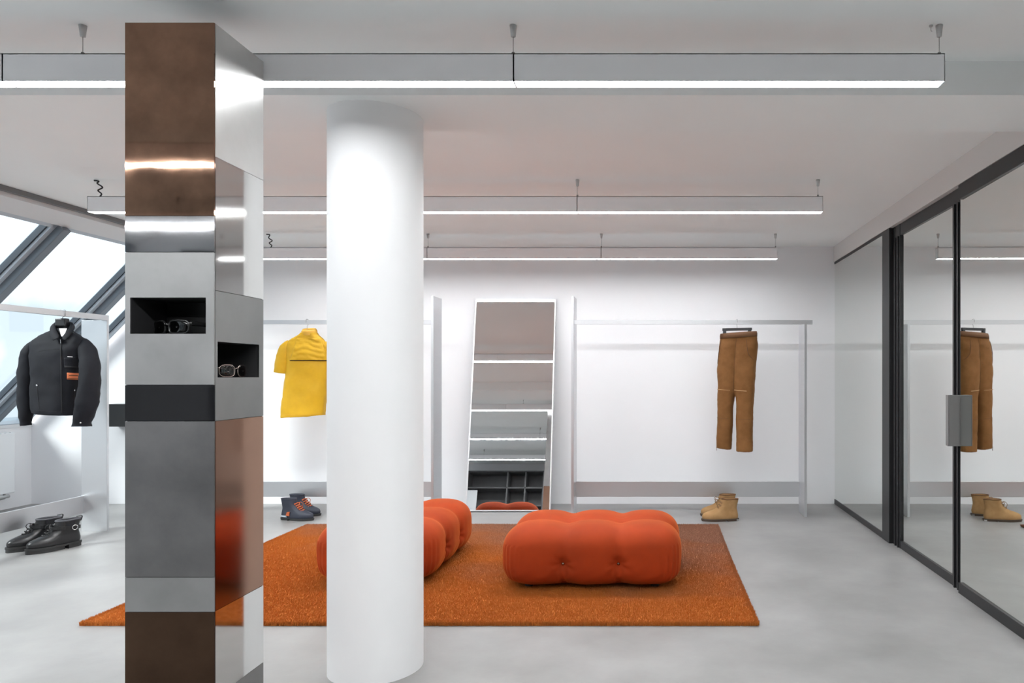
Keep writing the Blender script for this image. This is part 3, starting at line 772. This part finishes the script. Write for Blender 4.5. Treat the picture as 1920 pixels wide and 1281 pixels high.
# ------------------------------------------------------------------ boots
def boot(name, upper, sole, lace, lining, topz=0.175, w=1.0, chunky=0.0, style='tan'):
    e = empty(name)                                   # local: heel at x = 0, toe towards +X, standing on z = 0
    s0 = (0.024 if style == 'black' else 0.019) + chunky
    def foot_ring(z, xh, xt, hw, n=36):
        xc = (xh + xt) / 2; rx = (xt - xh) / 2; out = []
        for k in range(n):
            a = 2 * math.pi * k / n; c, s_ = math.cos(a), math.sin(a)
            x = xc + rx * math.copysign(abs(c) ** 0.80, c)
            t = (x - xh) / (xt - xh)
            wf = 0.80 + 0.26 * math.exp(-((t - 0.70) / 0.24) ** 2)
            if t < 0.35: wf *= 0.96
            out.append((x, w * hw * wf * math.copysign(abs(s_) ** 0.82, s_), z))
        return out
    k = topz - 0.175
    lv = [(s0 - .004, .002, .280, .044), (s0 + .010, -.003, .285, .048), (s0 + .024, -.004, .284, .048), (s0 + .036, -.002, .276, .046), (s0 + .047, 0, .258, .043), (s0 + .058, .002, .228, .039),
          (s0 + .070, .005, .192, .036), (s0 + .086, .006, .166, .034), (s0 + .102, .004, .147, .0335), (s0 + .118, .001, .137, .034), (topz - .012, -.004, .132, .036), (topz, -.006, .131, .037)]
    rings = [foot_ring(*r) for r in dense(lv, 26)]
    inner = [foot_ring(topz - .000, -.001, .126, .032), foot_ring(topz - .004, .000, .125, .0315), foot_ring(topz - .045, .014, .122, .026)]
    b = MB(); b.loft(rings + inner)
    b.build('upper', upper, e, local=True, smooth=True)
    def outline_block(x0, x1, z0, z1, grow=.003):
        full = foot_ring(0, -.007 - grow, .288 + grow, .049 + grow, 60)
        lo = [(min(max(x, x0), x1), y, z0) for x, y, _ in full]; hi = [(min(max(x, x0), x1), y, z1) for x, y, _ in full]
        return MB().loft([lo, hi])
    so = MB()
    for (x0, x1, z0, z1, g_) in ((-.02, .4, s0 - .010 - chunky * .3, s0, .004), (.102, .4, 0, s0 - .008, .001), (-.02, .085, 0, s0 - .008, .001)):
        q = outline_block(x0, x1, z0, z1, g_); so.add(q.v, q.f)
    so.build('sole', sole, e, local=True, bevel=0.0015)
    # lining collar
    r = foot_ring(topz, -.004, .129, .0355)
    MB().tube([(x, y, z) for x, y, z in r], 0.004 if style != 'black' else 0.006, 6, closed=True).build('collar_lining', lining, e, local=True, smooth=True)
    # laces along the instep
    rows = 5 if style != 'tan' else 3
    lb = MB()
    for i in range(rows):
        t = i / (rows - 1) if rows > 1 else 0
        x = .205 - .058 * t if style != 'tan' else .165 - .022 * t
        z = s0 + .066 + .056 * t if style != 'tan' else s0 + .088 + .04 * t
        hw = .017
        lb.tube([(x - .012, -hw - .006, z - .008), (x, -hw * .5, z + .002), (x + .002, 0, z + .005), (x - .006, hw * .5, z + .004), (x - .02, hw + .006, z - .004)], 0.0024, 6)
        lb.tube([(x - .012, hw + .006, z - .008), (x, hw * .5, z + .002), (x + .002, 0, z + .005), (x - .006, -hw * .5, z + .004), (x - .02, -hw - .006, z - .004)], 0.0024, 6)
    x, z = (.150, s0 + .125) if style != 'tan' else (.142, s0 + .13)
    for sy in (-1, 1):
        lb.tube([tuple(q_) for q_ in dense([(x, 0, z), (x + .016, sy * .012, z + .004), (x + .026, sy * .024, z - .012), (x + .018, sy * .028, z - .032), (x + .020, sy * .03, z - .045)], 18)], 0.0022, 6)
    lb.build('laces', lace, e, local=True, smooth=True)
    if style == 'black':
        for sy in (-1, 1):
            MB().add([(.040, sy * .0395, topz - .004), (.098, sy * .0395, topz - .004), (.088, sy * .0375, s0 + .098), (.050, sy * .0375, s0 + .098)], [(0, 1, 2, 3)]).build('elastic_gore', M['black_suede'], e, local=True, solid=.004)
        zz = s0 + .096
        ring = foot_ring(zz, -.002, .160, .0405)
        st = MB(); st.loft([[(x, y, z + (x - .05) * .10 + d) for x, y, z in ring] for d in (-.011, .011)], caps=False)
        so_ = st.build('ankle_strap', upper, e, local=True, solid=.004)
        c = (.045, zz)
        for sy in (-1, 1):
            bk = MB()
            pts = [(c[0] + .015 * math.cos(a), sy * .043, c[1] + .015 * math.sin(a)) for a in [2 * math.pi * j / 16 for j in range(16)]]
            bk.tube(pts, .003, 6, closed=True)
            bk.build('buckle', M['snap'], so_, local=True, smooth=True)
        MB().tube([tuple(q_) for q_ in dense([(-.006, 0, topz - .02), (-.014, 0, topz + .0), (-.012, 0, topz + .013), (.016, 0, topz + .012)], 14)], (.0025, .006), 8).build('pull_tab', upper, e, local=True, smooth=True)
    if style == 'navy':
        for sy in (-1, 1):
            for i in range(5):
                t = i / 4
                MB().sphere((.190 - .058 * t, sy * (.024 - .001 * i), s0 + .060 + .054 * t), .0052, 5).build('eyelet', M['orange_lace'], e, local=True, smooth=True)
            MB().add([(.075, sy * .040, s0 + .052), (.10, sy * .041, s0 + .055), (.094, sy * .042, s0 + .020), (.066, sy * .043, s0 + .022)], [(0, 1, 2, 3)]).build('side_flash', M['orange_lace'], e, local=True, solid=.006)
        r0 = [p for p in foot_ring(s0 + .006, -.006, .29, .0495, 60)]
        hc = [(min(x, .07), y, z) for x, y, z in r0]
        MB().loft([hc, [(x, y, z + .014) for x, y, z in hc]]).build('heel_counter', M['pale_rubber'], e, local=True)
    if style == 'tan':
        MB().box(-.006, .012, -.03, .03, .003, .014).build('heel_plate', M['snap'], e, local=True)
    return e
def place(o, u, v, ang, label, group, scale=1.0, D=None):
    D = D or F * H / (v - VY)
    p = at(u, v, D); o.location = (p.x, p.y, 0); o.rotation_euler = (0, 0, ang); o.scale = (scale,) * 3
    tag(o, label, 'boot', group)
PI = math.pi
b1 = boot('suede_boot', M['tan'], M['brown_sole'], M['tan_dark'], M['suede_dark'], 0.172)
place(b1, 1383, 976, PI + 0.06, 'tan suede lace-up boot under the trousers, the one nearer the viewer', 'tan suede boots under the trousers', .97)
b1b = copy_tree(b1)
place(b1b, 1378, 966, PI + 0.10, 'tan suede lace-up boot under the trousers, the one half hidden behind', 'tan suede boots under the trousers', .97)
b2 = boot('leather_boot', M['navy'], M['rubber'], M['orange_lace'], M['navy'], 0.178, style='navy')
place(b2, 529, 974, -0.15, 'navy lace-up boot with orange eyelets under the yellow shirt, the nearer one', 'navy boots under the yellow shirt', .92)
b2b = copy_tree(b2)
place(b2b, 545, 965, -0.18, 'navy lace-up boot with orange eyelets under the yellow shirt, the one behind', 'navy boots under the yellow shirt', .92)
b3 = boot('leather_boot', M['black_leather'], M['rubber'], M['cord'], M['fleece'], 0.180, w=1.12, chunky=0.010, style='black')
aB = math.atan2(-.90, -.43)
place(b3, 149, 1022, aB, 'black leather buckle boot under the jacket, right one nearer the metal pillar', 'black buckle boots under the jacket', 1.0)
b3b = copy_tree(b3)
place(b3b, 113, 1019, aB, 'black leather buckle boot under the jacket, left one nearer the window', 'black buckle boots under the jacket', 1.0)

# ------------------------------------------------------------------ rug
RX0, RX1, RY0, RY1, RT_ = -2.575, 0.470, 3.17, 5.25, 0.018
rug = tag(empty('rug', ((RX0 + RX1) / 2, (RY0 + RY1) / 2, 0)), 'large rust orange pile rug under the two velvet ottomans', 'rug')
MB().box(RX0, RX1, RY0, RY1, 0.0, RT_ - 0.008).build('rug_backing', M['rug'], rug)
N = 640000
bx = rng.uniform(RX0, RX1, N); by = rng.uniform(RY0, RY1, N)
ne = 16000                                          # denser pile along the borders
ex = np.concatenate([rng.uniform(RX0, RX1, ne), rng.uniform(RX0, RX1, ne // 2), np.full(ne // 2, RX0) + rng.uniform(-.004, .01, ne // 2), np.full(ne // 2, RX1) + rng.uniform(-.01, .004, ne // 2)])
ey = np.concatenate([RY0 + rng.uniform(-.006, .010, ne), RY1 + rng.uniform(-.01, .006, ne // 2), rng.uniform(RY0, RY1, ne // 2), rng.uniform(RY0, RY1, ne // 2)])
bx = np.concatenate([bx, ex]); by = np.concatenate([by, ey]); N = len(bx)
hgt = RT_ + rng.uniform(-.004, .004, N)
ang = rng.uniform(0, 2 * np.pi, N); wd = rng.uniform(.0014, .0026, N)
# the nap leans one way in broad swathes
lean = 0.010 * (np.sin(bx * 2.1 + 1.3 * np.sin(by * 1.7)) + np.sin(by * 2.6 + bx)) * 0.5
v = np.empty((N, 3, 3), np.float32)
v[:, 0] = np.stack([bx - wd * np.cos(ang), by - wd * np.sin(ang), np.full(N, .001)], 1)
v[:, 1] = np.stack([bx + wd * np.cos(ang), by + wd * np.sin(ang), np.full(N, .001)], 1)
v[:, 2] = np.stack([bx + lean + rng.normal(0, .003, N), by - .4 * lean + rng.normal(0, .004, N), hgt], 1)
v -= np.array(rug.location, np.float32)
me = bpy.data.meshes.new('pile'); me.vertices.add(N * 3); me.vertices.foreach_set('co', v.ravel())
me.loops.add(N * 3); me.loops.foreach_set('vertex_index', np.arange(N * 3, dtype=np.int32))
me.polygons.add(N); me.polygons.foreach_set('loop_start', np.arange(0, N * 3, 3, dtype=np.int32))
me.update(calc_edges=True); me.validate()
me.materials.append(M['rug'])
po_ = bpy.data.objects.new('pile', me); COL.objects.link(po_); po_.parent = rug; po_['kind'] = 'stuff'

# ------------------------------------------------------------------ velvet ottomans
def ottoman_mesh():
    NX, NY, NZ = 110, 76, 50
    vs = {}; fs = []; co = []
    def idx(p):
        k = tuple(np.round(p, 5))
        if k not in vs: vs[k] = len(co); co.append(p)
        return vs[k]
    def face(f, na, nb):
        for i in range(na):
            for j in range(nb):
                q = [f(-1 + 2 * (i + a) / na, -1 + 2 * (j + b_) / nb) for a, b_ in ((0, 0), (1, 0), (1, 1), (0, 1))]
                fs.append([idx(p) for p in q])
    for s_ in (-1, 1):
        face(lambda a, b_: (a, b_, float(s_)), NX, NY); face(lambda a, b_: (a, float(s_), b_), NX, NZ); face(lambda a, b_: (float(s_), a, b_), NY, NZ)
    P = np.array(co)
    hx, hy, hz = 0.455, 0.305, 0.160; zc = 0.178
    base = P * np.array([hx, hy, hz]) * 1.5
    core = P * np.array([hx - .15, hy - .15, 0.02]) * 0.9
    cx = [-.285, 0, .285]; cy = [-.142, .142]
    A, B, C = 0.186, 0.182, 0.145
    def f(p):
        acc = 0; k = 8.5
        for x0 in cx:
            for y0 in cy:
                dx, dy, dz = np.abs(p[:, 0] - x0) / A, np.abs(p[:, 1] - y0) / B, p[:, 2]
                dz = np.where(dz > 0, dz / C, -dz / 0.166)
                pw = np.where(p[:, 2] > 0, 2.5, 3.6)
                rho = (dx ** 2.7 + dy ** 2.7) ** (1 / 2.7)
                g_ = (rho ** pw + dz ** pw) ** (1 / pw) - 1
                acc = acc + np.exp(-k * np.clip(g_, -1.2, 6))
        return -np.log(acc) / k
    lo = np.zeros(len(P)); hi = np.ones(len(P))
    for _ in range(40):
        mid = (lo + hi) / 2; v_ = f(core + (base - core) * mid[:, None])
        ins = v_ < 0; lo = np.where(ins, mid, lo); hi = np.where(ins, hi, mid)
    Q = core + (base - core) * lo[:, None]
    # buttons, pull creases and pleats
    nrm = np.zeros_like(Q)
    F_ = np.array(fs); e1 = Q[F_[:, 1]] - Q[F_[:, 0]]; e2 = Q[F_[:, 3]] - Q[F_[:, 0]]; fn = np.cross(e1, e2)
    ctr = Q[F_].mean(1); fl = np.sign((fn * (ctr)).sum(1)); fn *= fl[:, None]
    for k in range(4): np.add.at(nrm, F_[:, k], fn)
    nrm /= np.linalg.norm(nrm, axis=1)[:, None] + 1e-9
    d = np.zeros(len(Q)); bz = -0.045
    low = 1 / (1 + np.exp((Q[:, 2] - bz) / 0.016))
    for x0 in (-.1425, .1425):
        for s_ in (-1, 1):
            side = (s_ * nrm[:, 1] > .35)
            r2 = ((Q[:, 0] - x0) / .030) ** 2 + ((Q[:, 2] - bz) / .032) ** 2
            d -= side * .024 * np.exp(-r2)
            d -= (s_ * nrm[:, 1] > -.2) * (Q[:, 1] * s_ > 0) * (1 - low) * .005 * np.exp(-((Q[:, 0] - x0) / .030) ** 2) * np.exp(-((Q[:, 2] - .02) / .11) ** 2)
            d -= side * low * .010 * np.exp(-((Q[:, 0] - x0) / .012) ** 2)
            d += side * low * .004 * np.cos((Q[:, 0] - x0) * 2 * np.pi / .022) * np.exp(-((Q[:, 0] - x0) / .035) ** 2)
            # radiating pull creases
            th = np.arctan2(Q[:, 2] - bz, Q[:, 0] - x0); rr = np.sqrt((Q[:, 0] - x0) ** 2 + (Q[:, 2] - bz) ** 2)
            d += side * .0025 * np.cos(th * 7) * np.exp(-((rr - .04) / .03) ** 2)
    for s_ in (-1, 1):
        side = (s_ * nrm[:, 0] > .35)
        r2 = ((Q[:, 1]) / .030) ** 2 + ((Q[:, 2] - bz) / .032) ** 2
        d -= side * .022 * np.exp(-r2)
    corner = np.clip((np.abs(nrm[:, 0]) * np.abs(nrm[:, 1])) * 2.2, 0, 1) * (np.abs(nrm[:, 2]) < .75)
    pa = np.arctan2(nrm[:, 1], nrm[:, 0])
    d += corner * (Q[:, 2] < .05) * .0026 * np.sin(pa * 26)
    d += 0.0014 * np.sin(Q[:, 0] * 46 + 3 * np.sin(Q[:, 2] * 30)) * low
    Q = Q + nrm * d[:, None]
    Q[:, 2] += zc
    return Q, fs
otto = empty('ottoman')
Q, fs = ottoman_mesh()
mb = MB(); mb.v = [tuple(p) for p in Q]; mb.f = [tuple(f) for f in fs]
body = mb.build('cushion', M['velvet'], otto, local=True, smooth=True)
for x in (-.1425, .1425):
    for s_ in (-1, 1):
        m_ = (np.abs(Q[:, 0] - x) < .01) & (np.abs(Q[:, 2] - .133) < .01) & (s_ * Q[:, 1] > .15)
        y = np.abs(Q[m_, 1]).mean() if m_.any() else .30
        MB().sphere((x, s_ * (y + .001), .133), .0085, 7, (1, .6, 1)).build('button', M['button'], otto, local=True, smooth=True)
for x in (-.33, .33):
    for y in (-.2, .2):
        MB().cyl((x, y), .022, 0.0, .06, 16).build('foot', M['foot'], otto, local=True)
MB().box(-.36, .36, -.22, .22, .030, .045).build('base_board', M['foot'], otto, local=True)
otto.location = (-.322, 3.905, RT_ + .0045)
tag(otto, 'orange velvet tufted ottoman on the right of the rug, its long side facing the viewer', 'ottoman', 'orange velvet ottomans on the rug')
ot2 = copy_tree(otto)
ot2.location = (-1.475, 4.13, RT_ + .0045); ot2.rotation_euler = (0, 0, PI / 2)
tag(ot2, 'orange velvet tufted ottoman half hidden behind the white column, its short end facing the viewer', 'ottoman', 'orange velvet ottomans on the rug')

# ------------------------------------------------------------------ leaning mirror
yb_, yt_, zt_ = 5.79, 6.125, 1.775
lm = tag(empty('leaning_mirror', (-1.194, yb_, 0)), 'tall mirror in a thin pale frame leaning on the white back wall between the racks', 'mirror')
td = Vector((0, yt_ - yb_, zt_)); ML = td.length; td.normalize(); tn = Vector((0, -td.z, td.y))
def Q3(x, t, n): p = Vector((x, yb_, 0.006)) + td * t + tn * n; return tuple(p)
mw = 0.349
f = MB()
for (x0, x1, t0, t1) in ((-mw, -mw + .010, 0, ML), (mw - .010, mw, 0, ML), (-mw, mw, 0, .010), (-mw, mw, ML - .008, ML)):
    f.box(-1.194 + x0, -1.194 + x1, t0, t1, -.022, .003, T=lambda x, t, n: Q3(x, t, n))
f.build('mirror_frame', M['mirror_frame'], lm)
MB().box(-1.194 - mw + .009, -1.194 + mw - .009, .009, ML - .007, -.018, 0.0, T=lambda x, t, n: Q3(x, t, n)).build('mirror_glass', M['mirror'], lm)

# ------------------------------------------------------------------ by the window and on the back wall
rd = tag(empty('radiator', (-5.33, 4.6, 0.1)), 'white panel radiator below the sloped window at the far left', 'radiator')
MB().box(-5.37, -5.30, 3.3, 5.86, .150, .645).build('radiator_panel', M['white_enamel'], rd, bevel=.006)
g = MB()
for k in range(60): g.box(-5.365, -5.305, 3.32 + k * .0425, 3.345 + k * .0425, .645, .650)
g.build('top_grille', M['white_enamel'], rd)
MB().tube([(-5.335, 5.80, .15), (-5.335, 5.80, .11), (-5.375, 5.80, .10), (-5.405, 5.80, .10)], .009, 10).build('pipe', M['cap'], rd, smooth=True)
MB().tube([(-5.30, 5.70, .128), (-5.30, 5.80, .128)], .014, 12).build('valve', M['cap'], rd, smooth=True)
for y in (3.6, 5.5): MB().box(-5.410, -5.37, y, y + .03, .3, .5).build('bracket', M['cap'], rd)

tag(MB().box(X(203, 6.05), X(300, 6.05), 6.03, YB - .001, H - (800 - VY) * 6.05 / F, H - (758 - VY) * 6.05 / F).build('wall_panel', M['black_frame'], bevel=.002),
    'narrow black panel fixed to the white back wall, left of the metal pillar', 'panel')

# ------------------------------------------------------------------ behind the camera (seen in the leaning mirror)
sh = tag(empty('shelf_unit', (-1.0, -1.3, 0)), 'dark grey open shelf unit with square compartments, seen in the leaning mirror', 'shelf')
sx0, sx1, sz1 = -3.42, 1.45, 2.02
MB().box(sx0, sx1, YR + .002, YR + .02, 0, sz1).build('back_panel', M['shelf'], sh)
for z in (0.02, .36, .70, 1.04, 1.375, 1.70, sz1 - .012):
    MB().box(sx0, sx1, YR + .02, -1.18, z, z + .024).build('shelf_board', M['shelf'], sh)
xs = [sx0, -2.69, -2.36, -2.03, -1.40, -1.07, -.74, -.10, .23, .56, 1.10, sx1 - .024]
for x in xs:
    MB().box(x, x + .024, YR + .02, -1.18, 0, sz1).build('divider', M['shelf'], sh)
tag(MB().box(-3.83, -3.20, -1.15, -1.13, 0, 1.66).build('white_screen', M['white_enamel'], bevel=.01), 'white standing panel beside the dark shelves, seen in the leaning mirror', 'panel')
